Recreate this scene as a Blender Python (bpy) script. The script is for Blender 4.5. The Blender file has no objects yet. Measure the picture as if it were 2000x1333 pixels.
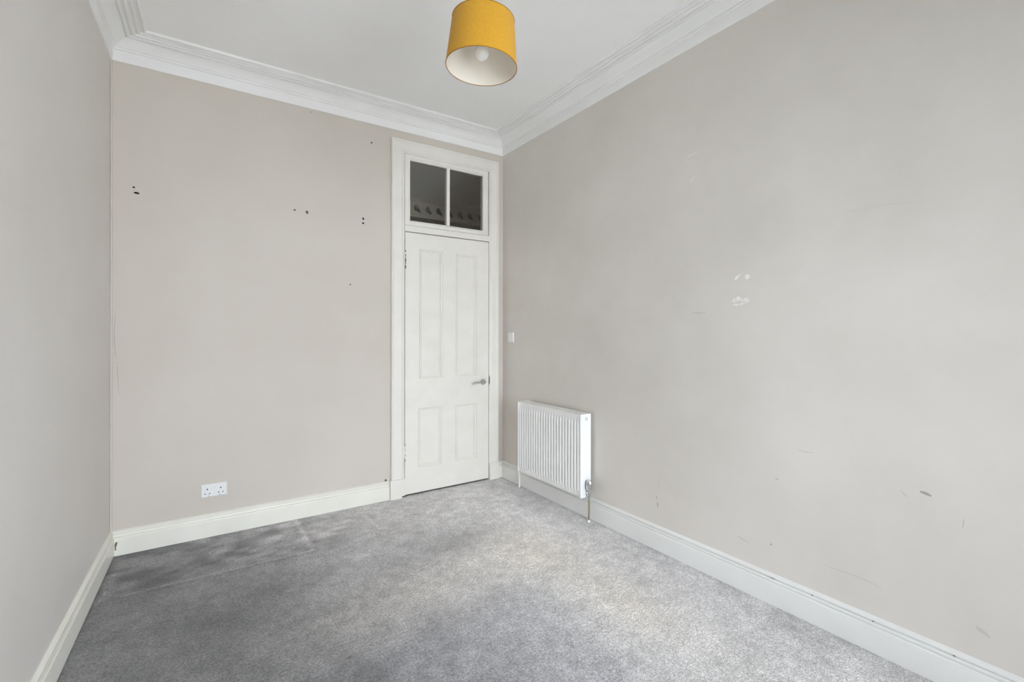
import bpy, bmesh, math, random
import numpy as np
from mathutils import Matrix, Vector

random.seed(7)
rng = np.random.default_rng(7)
S = bpy.context.scene
COL = S.collection

# ------------------------------------------------------------------ room dimensions
W = 2.7375            # back wall width
YF = -5.0            # inner face of the window wall
ZC = 3.052            # ceiling height
CAM = (0.4188, -3.5966, 1.32)
def xl(y): return 0.0297 * y          # left wall splays a little outwards towards the window
def xr(y): return W - 0.0026 * y

# ------------------------------------------------------------------ camera
cam = bpy.data.cameras.new('camera')
cam.sensor_width = 36.0
cam.lens = 16.45
cam.shift_x = -0.00125
cam.shift_y = -0.0091
cam.clip_start = 0.02
co = bpy.data.objects.new('camera', cam)
COL.objects.link(co)
co.location = CAM
co.rotation_euler = (Matrix.Rotation(math.radians(-34.10), 3, 'Z') @ Matrix.Rotation(math.radians(90), 3, 'X')
                     @ Matrix.Rotation(math.radians(0.07), 3, 'Z')).to_euler()
S.camera = co

# ------------------------------------------------------------------ world: overcast daylight outside the window
wd = bpy.data.worlds.new('overcast_sky')
S.world = wd
wd.use_nodes = True
bg = wd.node_tree.nodes['Background']
bg.inputs['Color'].default_value = (0.862, 0.921, 1.0, 1)
bg.inputs['Strength'].default_value = 17.8

# window opening in the wall behind the camera (also used by the portal)
WX0, WX1, WZ0, WZ1 = 0.45, 2.38, 0.12, 2.40
pl = bpy.data.lights.new('window_portal', 'AREA')
pl.shape = 'RECTANGLE'; pl.size = WX1 - WX0; pl.size_y = WZ1 - WZ0
pl.cycles.is_portal = True
po = bpy.data.objects.new('window_portal', pl)
COL.objects.link(po)
po.location = ((WX0 + WX1) / 2, YF - 0.13, (WZ0 + WZ1) / 2)
po.rotation_euler = (math.radians(90), 0, 0)      # looks towards +y, into the room

S.view_settings.view_transform = 'Standard'
S.view_settings.look = 'None'
S.view_settings.gamma = 1.0
S.view_settings.use_curve_mapping = False
S.view_settings.exposure = 0.0
S.cycles.max_bounces = 14
S.cycles.diffuse_bounces = 10
S.cycles.transparent_max_bounces = 12
S.cycles.caustics_reflective = False
S.cycles.caustics_refractive = False

# ------------------------------------------------------------------ materials
def srgb(r, g, b):
    f = lambda c: (c / 255 / 12.92) if c / 255 <= 0.04045 else ((c / 255 + 0.055) / 1.055) ** 2.4
    return (f(r), f(g), f(b), 1)

def mat(name, col, rough=0.5, metal=0.0, spec=0.5):
    m = bpy.data.materials.new(name); m.use_nodes = True
    b = m.node_tree.nodes['Principled BSDF']
    b.inputs['Base Color'].default_value = col
    b.inputs['Roughness'].default_value = rough
    b.inputs['Metallic'].default_value = metal
    b.inputs['Specular IOR Level'].default_value = spec
    return m

def nd(m, t, **kw):
    n = m.node_tree.nodes.new(t)
    for k, v in kw.items():
        if k in n.inputs: n.inputs[k].default_value = v
        else: setattr(n, k, v)
    return n

def noise(m, scale, detail=3.0, rough=0.5, vec=None):
    n = nd(m, 'ShaderNodeTexNoise'); n.inputs['Scale'].default_value = scale
    n.inputs['Detail'].default_value = detail; n.inputs['Roughness'].default_value = rough
    if vec is not None: m.node_tree.links.new(vec, n.inputs['Vector'])
    return n

def mottled(name, c0, c1, scale, rough, bump_scale=None, bump=0.05, spec=0.4, lo=0.3, hi=0.7):
    m = mat(name, c0, rough, spec=spec)
    L = m.node_tree.links; b = m.node_tree.nodes['Principled BSDF']
    tc = nd(m, 'ShaderNodeTexCoord')
    n1 = noise(m, scale, 4, 0.55, tc.outputs['Object'])
    r = nd(m, 'ShaderNodeValToRGB'); r.color_ramp.elements[0].position = lo; r.color_ramp.elements[1].position = hi
    r.color_ramp.elements[0].color = c0; r.color_ramp.elements[1].color = c1
    L.new(n1.outputs['Fac'], r.inputs['Fac']); L.new(r.outputs['Color'], b.inputs['Base Color'])
    if bump_scale:
        n2 = noise(m, bump_scale, 3, 0.6, tc.outputs['Object'])
        bp = nd(m, 'ShaderNodeBump'); bp.inputs['Strength'].default_value = bump; bp.inputs['Distance'].default_value = 0.002
        L.new(n2.outputs['Fac'], bp.inputs['Height']); L.new(bp.outputs['Normal'], b.inputs['Normal'])
    return m

M = {}
M['wall'] = mottled('greige_emulsion', srgb(204, 196, 187), srgb(210, 203, 195), 1.3, 0.62, 220, 0.10, 0.35)
M['wall_old'] = mottled('worn_greige_emulsion', srgb(212, 207, 200), srgb(222, 217, 211), 1.9, 0.5, 160, 0.12, 0.4)
M['wall_left'] = mottled('lightened_greige_emulsion', srgb(213, 208, 203), srgb(219, 215, 211), 1.4, 0.55, 200, 0.10, 0.4)  # greige lightened in colour to make up for weak light on this wall
M['ceiling'] = mottled('white_ceiling_paint', srgb(243, 243, 243), srgb(246, 246, 246), 2.0, 0.8, 180, 0.06, 0.2)
M['plaster'] = mottled('white_cornice_paint', srgb(238, 238, 237), srgb(242, 242, 241), 5.0, 0.6, spec=0.3)
M['gloss'] = mottled('white_gloss_paint', srgb(229, 226, 219), srgb(235, 232, 226), 6.0, 0.32, spec=0.5)
M['skirting'] = mottled('ivory_satin_paint', srgb(231, 230, 220), srgb(238, 237, 229), 4.0, 0.36, spec=0.5)
M['skirting_white'] = mottled('white_satin_paint', srgb(230, 230, 228), srgb(236, 236, 234), 4.0, 0.34, spec=0.5)
M['old_chip'] = mat('grey_green_undercoat', srgb(112, 110, 94), 0.8)
M['enamel'] = mat('white_radiator_enamel', srgb(240, 240, 239), 0.25)
M['plastic'] = mat('white_plastic', srgb(236, 237, 238), 0.3)
M['chrome'] = mat('polished_chrome', srgb(206, 208, 211), 0.12, 1.0)
M['satin'] = mat('satin_steel', srgb(204, 205, 206), 0.22, 1.0)
M['brass'] = mat('tarnished_brass', srgb(190, 178, 152), 0.3, 1.0)
M['dark'] = mat('black_cavity', srgb(22, 20, 18), 0.9)
M['chip'] = mottled('bare_old_timber', srgb(60, 54, 46), srgb(120, 112, 100), 90, 0.8)
M['filler'] = mottled('white_wall_filler', srgb(232, 230, 225), srgb(243, 242, 238), 40, 0.8, 150, 0.2)
M['scuff'] = mat('grey_scuff', srgb(166, 162, 157), 0.7)
M['scuff_light'] = mat('faint_scuff', srgb(202, 198, 193), 0.7)
M['lining'] = mat('white_shade_lining', srgb(230, 223, 212), 0.8)
M['hem'] = mat('brown_hem_tape', srgb(158, 112, 40), 0.85, spec=0.2)
M['opal'] = mat('opal_bulb_glass', srgb(240, 239, 236), 0.15)
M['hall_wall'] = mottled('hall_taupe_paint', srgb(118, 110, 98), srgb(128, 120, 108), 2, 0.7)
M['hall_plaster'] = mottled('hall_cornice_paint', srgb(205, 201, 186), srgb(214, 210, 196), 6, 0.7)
M['hall_shadow_tone'] = mat('shadow_toned_ornament', srgb(98, 95, 80), 0.8)  # shadow in the frieze recesses put into the ornament colour
M['ground'] = mottled('bounce_ground', srgb(212, 211, 208), srgb(222, 221, 218), 3, 0.9)
M['hall_floor'] = mat('hall_floor_boards', srgb(110, 92, 74), 0.5)

# mustard cloth of the lamp shade: fine weave
def cloth():
    m = mat('mustard_cloth', srgb(222, 168, 38), 0.85, spec=0.2)
    L = m.node_tree.links; b = m.node_tree.nodes['Principled BSDF']
    tc = nd(m, 'ShaderNodeTexCoord')
    n1 = noise(m, 260, 2, 0.6, tc.outputs['Object'])
    r = nd(m, 'ShaderNodeValToRGB'); r.color_ramp.elements[0].position = 0.3; r.color_ramp.elements[1].position = 0.7
    r.color_ramp.elements[0].color = srgb(202, 148, 40); r.color_ramp.elements[1].color = srgb(216, 166, 58)
    L.new(n1.outputs['Fac'], r.inputs['Fac']); L.new(r.outputs['Color'], b.inputs['Base Color'])
    bp = nd(m, 'ShaderNodeBump'); bp.inputs['Strength'].default_value = 0.25; bp.inputs['Distance'].default_value = 0.001
    L.new(n1.outputs['Fac'], bp.inputs['Height']); L.new(bp.outputs['Normal'], b.inputs['Normal'])
    b.inputs['Sheen Weight'].default_value = 0.15
    return m
M['cloth'] = cloth()

def glass():
    m = bpy.data.materials.new('clear_pane'); m.use_nodes = True
    t = m.node_tree; t.nodes.clear()
    out = t.nodes.new('ShaderNodeOutputMaterial'); mx = t.nodes.new('ShaderNodeMixShader')
    tr = t.nodes.new('ShaderNodeBsdfTransparent'); gl = t.nodes.new('ShaderNodeBsdfGlossy')
    fr = t.nodes.new('ShaderNodeFresnel'); fr.inputs['IOR'].default_value = 1.5
    tr.inputs['Color'].default_value = (0.96, 0.965, 0.96, 1); gl.inputs['Roughness'].default_value = 0.015
    t.links.new(fr.outputs[0], mx.inputs[0]); t.links.new(tr.outputs[0], mx.inputs[1])
    t.links.new(gl.outputs[0], mx.inputs[2]); t.links.new(mx.outputs[0], out.inputs['Surface'])
    return m
M['glass'] = glass()

def carpet():
    m = mat('grey_twist_pile', srgb(150, 150, 152), 0.95, spec=0.1)
    L = m.node_tree.links; b = m.node_tree.nodes['Principled BSDF']
    tc = nd(m, 'ShaderNodeTexCoord')
    at = nd(m, 'ShaderNodeAttribute'); at.attribute_name = 'carpet_tone'
    n1 = noise(m, 180, 2.5, 0.65, tc.outputs['Object'])
    n2 = noise(m, 75, 3, 0.6, tc.outputs['Object'])
    n3 = noise(m, 9, 4, 0.6, tc.outputs['Object'])
    def ramp(src, a, c, lo, hi):
        r = nd(m, 'ShaderNodeMapRange'); r.inputs['From Min'].default_value = lo; r.inputs['From Max'].default_value = hi
        r.inputs['To Min'].default_value = a; r.inputs['To Max'].default_value = c
        L.new(src, r.inputs['Value']); return r.outputs['Result']
    def mul(x, y):
        k = nd(m, 'ShaderNodeMath'); k.operation = 'MULTIPLY'; L.new(x, k.inputs[0]); L.new(y, k.inputs[1]); return k.outputs[0]
    v = mul(mul(ramp(n1.outputs['Fac'], 0.45, 1.55, 0.28, 0.72), ramp(n2.outputs['Fac'], 0.72, 1.28, 0.3, 0.7)),
            ramp(n3.outputs['Fac'], 0.93, 1.07, 0.3, 0.7))
    vm = nd(m, 'ShaderNodeVectorMath'); vm.operation = 'SCALE'
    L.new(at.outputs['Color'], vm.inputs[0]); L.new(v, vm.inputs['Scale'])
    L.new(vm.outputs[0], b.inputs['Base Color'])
    bp = nd(m, 'ShaderNodeBump'); bp.inputs['Strength'].default_value = 0.6; bp.inputs['Distance'].default_value = 0.004
    L.new(n1.outputs['Fac'], bp.inputs['Height']); L.new(bp.outputs['Normal'], b.inputs['Normal'])
    b.inputs['Sheen Weight'].default_value = 0.2; b.inputs['Sheen Roughness'].default_value = 0.6
    return m
M['carpet'] = carpet()

# ------------------------------------------------------------------ mesh helpers
def pm(o):
    return Matrix.Translation(o['_base']) if '_base' in o else Matrix.Identity(4)

def obj(name, verts, faces, material, parent=None, smooth=False, bevel=0.0):
    me = bpy.data.meshes.new(name)
    bm = bmesh.new()
    vs = [bm.verts.new(v) for v in verts]
    for f in faces:
        try: bm.faces.new([vs[i] for i in f])
        except ValueError: pass
    bmesh.ops.recalc_face_normals(bm, faces=bm.faces)
    if bevel > 0:
        ed = [e for e in bm.edges if len(e.link_faces) == 2 and e.calc_face_angle(0) > 0.6]
        bmesh.ops.bevel(bm, geom=ed, offset=bevel, segments=2, affect='EDGES', profile=0.5)
    bm.to_mesh(me); bm.free()
    me.materials.append(M[material])
    if smooth: me.shade_smooth() if hasattr(me, 'shade_smooth') else None
    o = bpy.data.objects.new(name, me); COL.objects.link(o)
    if parent is not None:
        o.parent = parent
        inv = Matrix.Identity(4)
        if parent.type == 'EMPTY': inv = Matrix.Translation(-Vector(parent.location))
        o.matrix_parent_inverse = inv
    if smooth:
        for p in me.polygons: p.use_smooth = True
        try:
            md = o.modifiers.new('edges', 'EDGE_SPLIT'); md.split_angle = math.radians(38)
        except Exception: pass
    return o

def tag(o, label, cat, group=None, kind=None):
    o['label'] = label; o['category'] = cat
    if group: o['group'] = group
    if kind: o['kind'] = kind
    return o

def empty(name, loc, label, cat, kind=None, group=None):
    o = bpy.data.objects.new(name, None); COL.objects.link(o)
    o.location = loc; o.empty_display_size = 0.1
    return tag(o, label, cat, group, kind)

class G:
    """collects simple solids into one vertex / face list"""
    def __init__(s): s.v = []; s.f = []
    def add(s, v, f):
        n = len(s.v); s.v += [tuple(p) for p in v]; s.f += [tuple(i + n for i in q) for q in f]; return s
    def box(s, x0, x1, y0, y1, z0, z1):
        v = [(x, y, z) for z in (z0, z1) for y in (y0, y1) for x in (x0, x1)]
        return s.add(v, [(0, 2, 3, 1), (4, 5, 7, 6), (0, 1, 5, 4), (2, 6, 7, 3), (0, 4, 6, 2), (1, 3, 7, 5)])
    def prism(s, base, z0, z1):
        n = len(base)
        v = [(x, y, z0) for x, y in base] + [(x, y, z1) for x, y in base]
        f = [tuple(range(n - 1, -1, -1)), tuple(range(n, 2 * n))] + [(i, (i + 1) % n, n + (i + 1) % n, n + i) for i in range(n)]
        return s.add(v, f)
    def lathe(s, prof, c, axis='Z', n=32, cap=True):
        """prof: (radius, height) pairs"""
        v = []
        for r, h in prof:
            for k in range(n):
                a = 2 * math.pi * k / n
                p = (r * math.cos(a), r * math.sin(a), h)
                if axis == 'Y': p = (p[0], p[2], p[1])
                if axis == 'X': p = (p[2], p[0], p[1])
                v.append((c[0] + p[0], c[1] + p[1], c[2] + p[2]))
        f = []
        for i in range(len(prof) - 1):
            for k in range(n):
                f.append((i * n + k, i * n + (k + 1) % n, (i + 1) * n + (k + 1) % n, (i + 1) * n + k))
        if cap:
            f.append(tuple(range(n))); f.append(tuple((len(prof) - 1) * n + k for k in range(n)))
        return s.add(v, f)
    def tube(s, pts, rad, n=14):
        pts = [Vector(p) for p in pts]
        rad = rad if isinstance(rad, (list, tuple)) else [rad] * len(pts)
        v = []; u = None
        for i, p in enumerate(pts):
            t = (pts[min(i + 1, len(pts) - 1)] - pts[max(i - 1, 0)]).normalized()
            if u is None:
                u = t.orthogonal().normalized()
            u = (u - t * u.dot(t)).normalized(); w = t.cross(u)
            for k in range(n):
                a = 2 * math.pi * k / n
                v.append(p + (u * math.cos(a) + w * math.sin(a)) * rad[i])
        f = [(i * n + k, i * n + (k + 1) % n, (i + 1) * n + (k + 1) % n, (i + 1) * n + k) for i in range(len(pts) - 1) for k in range(n)]
        f += [tuple(range(n)), tuple((len(pts) - 1) * n + k for k in range(n))]
        return s.add(v, f)
    def o(s, name, material, parent=None, smooth=False, bevel=0.0):
        return obj(name, s.v, s.f, material, parent, smooth, bevel)

def ceil_dz(x, y):
    """the old ceiling is not level: it rises a little towards the door corner"""
    return 0.010 * min(max(x / W, 0), 1) + 0.003 * (-y) * min(max(x / W, 0), 1)

# corners of the room and their inset by d
CORN = [(0.0, 0.0), (W, 0.0), (xr(YF), YF), (xl(YF), YF)]      # back-left, back-right, front-right, front-left
def inset(d):
    out = []
    n = 4
    lines = []
    for i in range(n):
        a, b = Vector(CORN[i]), Vector(CORN[(i + 1) % n])
        t = (b - a).normalized(); nrm = Vector((t.y, -t.x))     # inward for this winding
        lines.append((a + nrm * d, t))
    for i in range(n):
        (p, t), (q, u) = lines[i - 1], lines[i]
        k = t.x * u.y - t.y * u.x
        s = ((q.x - p.x) * u.y - (q.y - p.y) * u.x) / k
        out.append((p.x + t.x * s, p.y + t.y * s))
    return out

# unseen ground outside the window, added and kept pale to bounce daylight in
tag(G().box(-14, 16, -30, YF - 0.6, -0.75, -0.65).o('ground', 'ground'), 'unseen pale ground added outside to bounce daylight through the window behind the camera', 'ground', kind='structure')

# ------------------------------------------------------------------ floor (fitted carpet)
def seg_d(X, Y, a, b):
    ax, ay = a; bx, by = b
    dx, dy = bx - ax, by - ay
    t = np.clip(((X - ax) * dx + (Y - ay) * dy) / (dx * dx + dy * dy), 0, 1)
    return np.hypot(X - ax - t * dx, Y - ay - t * dy)

def vnoise(X, Y, sc, seed):
    r = np.random.default_rng(seed)
    g = r.random((64, 64))
    x, y = X * sc + 7.3, Y * sc + 11.7
    i, j = np.floor(x).astype(int), np.floor(y).astype(int)
    fx, fy = x - i, y - j
    fx, fy = fx * fx * (3 - 2 * fx), fy * fy * (3 - 2 * fy)
    a, b, c, d = g[i % 64, j % 64], g[(i + 1) % 64, j % 64], g[i % 64, (j + 1) % 64], g[(i + 1) % 64, (j + 1) % 64]
    return (a * (1 - fx) + b * fx) * (1 - fy) + (c * (1 - fx) + d * fx) * fy - 0.5

def build_floor():
    nx, ny = 280, 500
    xs = np.linspace(-0.15, W + 0.06, nx + 1); ys = np.linspace(YF - 0.02, 0.03, ny + 1)
    X, Y = np.meshgrid(xs, ys)
    Z = 0.0015 * vnoise(X, Y, 3, 1)
    sm = lambda v, a, b: (lambda t: t * t * (3 - 2 * t))(np.clip((v - a) / (b - a), 0, 1))
    wob = 0.10 * vnoise(X, Y, 5, 2) + 0.06 * vnoise(X, Y, 13, 3)
    L = np.ones_like(X)
    warm = np.zeros_like(X) + 0.004
    blob = lambda cx, cy, rx, ry, rot=0: np.exp(-((((X - cx) * math.cos(rot) + (Y - cy) * math.sin(rot)) / rx) ** 2 +
                                                  ((-(X - cx) * math.sin(rot) + (Y - cy) * math.cos(rot)) / ry) ** 2))
    # carpet colour darkens towards the left wall, with a wobbling edge
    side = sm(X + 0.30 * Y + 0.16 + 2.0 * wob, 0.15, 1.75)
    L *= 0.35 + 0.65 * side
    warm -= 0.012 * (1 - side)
    # strip along the back wall where furniture stood: flattened, mottled
    st = (1 - sm(Y + 0.4 * wob, -0.62, -0.50)) * 1.0
    strip = (1 - st) * sm(1.5 - X + wob, 0, 0.35)
    L *= 1 - strip * (0.02 + 0.85 * np.clip(0.7 * vnoise(X, Y * 1.6, 6, 4) + 0.7 * vnoise(X, Y * 1.5, 15, 5), -0.4, 0.5))
    # wedge brushed the other way, apex about the middle of the room
    d1 = (Y + 1.574) - (-1.677 + 1.574) / (0.939 - 1.945) * (X - 1.945)
    d2 = (X - 1.945) - (1.784 - 1.945) / (-2.394 + 1.574) * (Y + 1.574)
    wedge = (1 - sm(d1 + 0.5 * wob, -0.13, 0.05)) * (1 - sm(d2 + 0.5 * wob, -0.10, 0.10))
    L *= 1 - 0.15 * wedge
    warm -= 0.015 * wedge
    tread = blob(1.35, -1.35, 0.75, 0.25, 0.12) + blob(2.15, -1.8, 0.22, 0.75)
    warm += 0.036 * np.clip(tread, 0, 1)
    L *= 1 + 0.12 * blob(1.35, -1.45, 0.55, 0.11, 0.1) + 0.10 * blob(2.06, -1.95, 0.10, 0.5, 0.15) + 0.26 * blob(2.2, -0.75, 0.42, 0.6)  # lighter bands, and a soft patch near the door brightened in colour
    # soiled patches
    for cx, cy, rx, ry, rot, a in [(1.78, -0.93, 0.34, 0.17, 0.25, 0.30), (1.69, -1.0, 0.06, 0.035, 0, 0.22), (0.55, -1.04, 0.32, 0.2, 0.3, 0.26),
                                   (0.25, -0.42, 0.2, 0.16, 0, 0.22), (0.32, -1.35, 0.35, 0.14, 0.2, 0.10), (2.645, -2.53, 0.07, 0.16, 0, 0.14)]:
        L *= 1 - a * blob(cx, cy, rx, ry, rot) * (1 + 0.9 * vnoise(X, Y, 8, 9))
    L *= 1 - 0.22 * np.exp(-np.clip(2.722 - X, 0, 1) / 0.045) * (1 + 1.2 * vnoise(X, Y, 9, 8))  # narrow mottled strip along the right wall made darker
    L *= 1 - 0.20 * np.exp(-np.clip(-0.02 - Y, 0, 1) / 0.03)  # thin strip along the back wall made darker
    warm += 0.028 * blob(2.156, -2.034, 0.10, 0.16) + 0.03 * blob(2.05, -1.3, 0.2, 0.3)
    # pressed ridges left by furniture, slightly raised pile
    for a, b, w_, k in [((0.10, -0.575), (1.0, -0.588), 0.009, 0.30), ((1.0, -0.588), (0.993, -0.03), 0.013, 0.24),
                        ((1.43, -0.51), (1.408, -0.155), 0.014, 0.12), ((0.03, -0.58), (0.06, -0.12), 0.02, 0.16)]:
        d = seg_d(X, Y, a, b)
        g = np.exp(-(d / w_) ** 2)
        L *= 1 + k * g; Z += 0.003 * g
        L *= 1 - 0.4 * k * np.exp(-((d - 2.4 * w_) / w_) ** 2)
    for p in [(1.721, -0.402), (0.931, -1.657), (1.901, -1.169), (1.884, -1.166)]:
        L *= 1 - 0.75 * np.exp(-((X - p[0]) ** 2 + (Y - p[1]) ** 2) / 0.007 ** 2)
    L *= 1 + 0.14 * vnoise(X, Y, 2.2, 11) + 0.14 * vnoise(X, Y, 7, 12) + 0.22 * vnoise(X, Y, 19, 13) + 0.26 * vnoise(X, Y, 45, 14)
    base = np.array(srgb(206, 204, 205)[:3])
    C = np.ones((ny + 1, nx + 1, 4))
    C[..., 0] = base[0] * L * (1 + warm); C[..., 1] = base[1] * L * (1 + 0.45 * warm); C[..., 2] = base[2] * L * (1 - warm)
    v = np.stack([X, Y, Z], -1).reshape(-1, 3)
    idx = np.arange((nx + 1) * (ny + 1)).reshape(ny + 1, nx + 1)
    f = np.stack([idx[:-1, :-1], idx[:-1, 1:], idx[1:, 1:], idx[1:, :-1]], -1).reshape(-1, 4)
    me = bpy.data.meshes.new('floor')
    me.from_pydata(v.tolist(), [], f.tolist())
    ca = me.color_attributes.new('carpet_tone', 'FLOAT_COLOR', 'POINT')
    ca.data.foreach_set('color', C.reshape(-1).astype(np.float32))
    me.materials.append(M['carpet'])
    o = bpy.data.objects.new('floor', me); COL.objects.link(o)
    for p in me.polygons: p.use_smooth = True
    tag(o, 'worn grey fitted carpet with trodden patches and brushed pile', 'floor', kind='structure')
build_floor()

# ------------------------------------------------------------------ walls
TH = 0.14
ZT = ZC + 0.10
DX0, DX1, DZ1 = 1.765, 2.607, 2.79         # structural door opening
wb = G()
wb.box(-0.30, DX0, 0, TH, -0.05, ZT).box(DX1, W + 0.30, 0, TH, -0.05, ZT).box(DX0, DX1, 0, TH, DZ1, ZT)
wall_back = tag(wb.o('wall_back', 'wall'), 'greige painted wall with screw holes, holding the white door', 'wall', kind='structure')
wall_right = tag(G().prism([(W, 0), (xr(YF), YF), (xr(YF) + TH, YF), (W + TH, 0)], -0.05, ZT).o('wall_right', 'wall_old'),
                 'worn greige painted wall with scuffs and white filler behind the radiator', 'wall', kind='structure')
wall_left = tag(G().prism([(0, 0), (xl(YF), YF), (xl(YF) - TH, YF), (-TH, 0)], -0.05, ZT).o('wall_left', 'wall_left'),
                'plain greige painted wall meeting the socket wall in the dark corner', 'wall', kind='structure')
wf = G()
TF = 0.26
wf.box(-0.45, WX0, YF - TF, YF, -0.05, ZT).box(WX1, W + 0.45, YF - TF, YF, -0.05, ZT)
wf.box(WX0, WX1, YF - TF, YF, -0.05, WZ0).box(WX0, WX1, YF - TF, YF, WZ1, ZT)
tag(wf.o('wall_front', 'wall'), 'greige painted window wall behind the camera', 'wall', kind='structure')

# ceiling follows the slightly uneven height
nx = ny = 12
cv, cf = [], []
for j in range(ny + 1):
    for i in range(nx + 1):
        x = -0.15 + (W + 0.25) * i / nx; y = YF + (0 - YF) * j / ny
        cv.append((x, y, ZC + ceil_dz(x, y)))
n0 = len(cv)
cv += [(x, y, z + 0.12) for x, y, z in cv]
for j in range(ny):
    for i in range(nx):
        a = j * (nx + 1) + i
        cf.append((a, a + 1, a + nx + 2, a + nx + 1)); cf.append((n0 + a, n0 + a + nx + 1, n0 + a + nx + 2, n0 + a + 1))
tag(obj('ceiling', cv, cf, 'ceiling', smooth=True), 'plain white painted plaster ceiling above the cornice', 'ceiling', kind='structure')

# ------------------------------------------------------------------ cornice: four mitred runs
def arc(p0, p1, bulge, n=5):
    """points between p0 and p1, bowed sideways"""
    out = []
    for k in range(1, n):
        t = k / n
        nx_, nz_ = -(p1[1] - p0[1]), (p1[0] - p0[0])
        s = bulge * 4 * t * (1 - t)
        out.append((p0[0] + (p1[0] - p0[0]) * t + nx_ * s, p0[1] + (p1[1] - p0[1]) * t + nz_ * s))
    return out
prof = [(-0.004, 2.914), (0.006, 2.914), (0.008, 2.919)]
prof += arc((0.008, 2.919), (0.012, 2.969), -0.06) + [(0.012, 2.969), (0.013, 2.972), (0.0105, 2.973), (0.0105, 2.977), (0.019, 2.978), (0.0205, 2.981), (0.0200, 2.985), (0.0175, 2.986), (0.0175, 2.990), (0.026, 2.991)]
prof += arc((0.026, 2.991), (0.080, 3.034), 0.06, 9) + [(0.080, 3.034), (0.080, 3.037), (0.085, 3.037), (0.0855, 3.028)]
prof += arc((0.0855, 3.028), (0.103, 3.028), -0.16) + [(0.103, 3.028), (0.1035, 3.039), (0.110, 3.039), (0.1105, 3.034)]
prof += arc((0.1105, 3.034), (0.129, 3.034), -0.22) + [(0.129, 3.034), (0.1295, 3.043), (0.137, 3.043), (0.1375, 3.039)]
prof += arc((0.1375, 3.039), (0.156, 3.039), -0.20) + [(0.156, 3.039), (0.1565, 3.047), (0.169, 3.047), (0.1695, 3.040)]
prof += arc((0.1695, 3.040), (0.183, 3.040), -0.3, 4) + [(0.183, 3.040), (0.184, 3.058), (-0.004, 3.075)]
ins = [inset(d) for d, z in prof]
names = [('trim_1', 'white moulded plaster cornice above the door and socket wall'), ('trim_2', 'white moulded plaster cornice above the radiator wall'),
         ('trim_3', 'white moulded plaster cornice above the window wall'), ('trim_4', 'white moulded plaster cornice above the bare left wall')]
for i, (nm, lb) in enumerate(names):
    NS = 12
    v, f = [], []
    for k in range(NS + 1):
        t = k / NS
        for (d, z), c in zip(prof, ins):
            a, b = c[i], c[(i + 1) % 4]
            x, y = a[0] + (b[0] - a[0]) * t, a[1] + (b[1] - a[1]) * t
            v.append((x, y, z + ceil_dz(x, y)))
    n = len(prof)
    for k in range(NS):
        for j in range(n):
            f.append((k * n + j, k * n + (j + 1) % n, (k + 1) * n + (j + 1) % n, (k + 1) * n + j))
    f.append(tuple(range(n))); f.append(tuple(NS * n + j for j in range(n)))
    tag(obj(nm, v, f, 'plaster', smooth=True), lb, 'cornice', kind='structure')

# ------------------------------------------------------------------ baseboards
sk = [(-0.002, 0.145), (0.002, 0.145), (0.0135, 0.1375), (0.0155, 0.1350), (0.0155, 0.1295), (0.0080, 0.1285), (0.0080, 0.1245), (0.0150, 0.1235), (0.0165, 0.117),
      (0.0165, 0.112), (0.0115, 0.1110), (0.0115, 0.1080), (0.0185, 0.1070), (0.0208, 0.103), (0.0215, 0.098), (0.022, -0.03), (-0.002, -0.03)]
def board(name, i, t0, t1, label=None, parent=None, mit=(True, True), zlow=-0.03, material='skirting'):
    pi = [inset(d) for d, z in sk]; base = CORN
    v, f = [], []
    for e, t in enumerate((t0, t1)):
        for (d, z), c in zip(sk, pi):
            if mit[e]:
                p = c[(i + e) % 4]
            else:
                a, b = Vector(base[i]), Vector(base[(i + 1) % 4]); dr = (b - a).normalized()
                p = a + (b - a) * t + Vector((dr.y, -dr.x)) * d
            v.append((p[0], p[1], zlow if z < 0 else z))
    n = len(sk)
    for j in range(n): f.append((j, (j + 1) % n, n + (j + 1) % n, n + j))
    f.append(tuple(range(n))); f.append(tuple(n + j for j in range(n)))
    o = obj(name, v, f, material, parent)
    if label: tag(o, label, 'baseboard', kind='structure')
    return o
bb = empty('baseboard_back', (0.8, -0.01, 0), 'ivory moulded skirting board under the double socket', 'baseboard', kind='structure')
board('board', 0, 0, 1.672 / W, parent=bb, mit=(True, False))
board('board', 0, 2.69 / W, 1, parent=bb, mit=(False, True))
br = board('baseboard_right', 1, 0, 1, 'white moulded skirting board running behind the radiator', material='skirting_white')
bl = board('baseboard_left', 3, 0, 1, 'ivory moulded skirting board below the bare left wall', zlow=0.007)
board('baseboard_front', 2, 0, 1, 'white moulded skirting board below the window')

# ------------------------------------------------------------------ irregular flat marks (chips, filler, scuffs)
def patch(name, wall, c, pts, material, parent, th=0.0006, base=0.0):
    """pts: (u, z) outline; wall 'right' maps u to y, 'back' maps u to x, 'left' to y"""
    def P(u, z, d):
        if wall == 'back': return (u, -d, z)
        if wall == 'right': return (xr(u) - d, u, z)
        return (xl(u) + d, u, z)
    n = len(pts)
    v = [P(c[0] + u, c[1] + z, base + th) for u, z in pts] + [P(c[0] + u, c[1] + z, base - 0.002) for u, z in pts]
    f = [tuple(range(n))] + [(i, (i + 1) % n, n + (i + 1) % n, n + i) for i in range(n)]
    return obj(name, v, f, material, parent)
def ragged(ru, rz, n=12, rot=0.0, k=0.35):
    out = []
    for i in range(n):
        a = 2 * math.pi * i / n; r = 1 + random.uniform(-k, k)
        u, z = ru * r * math.cos(a), rz * r * math.sin(a)
        out.append((u * math.cos(rot) - z * math.sin(rot), u * math.sin(rot) + z * math.cos(rot)))
    return out
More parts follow.
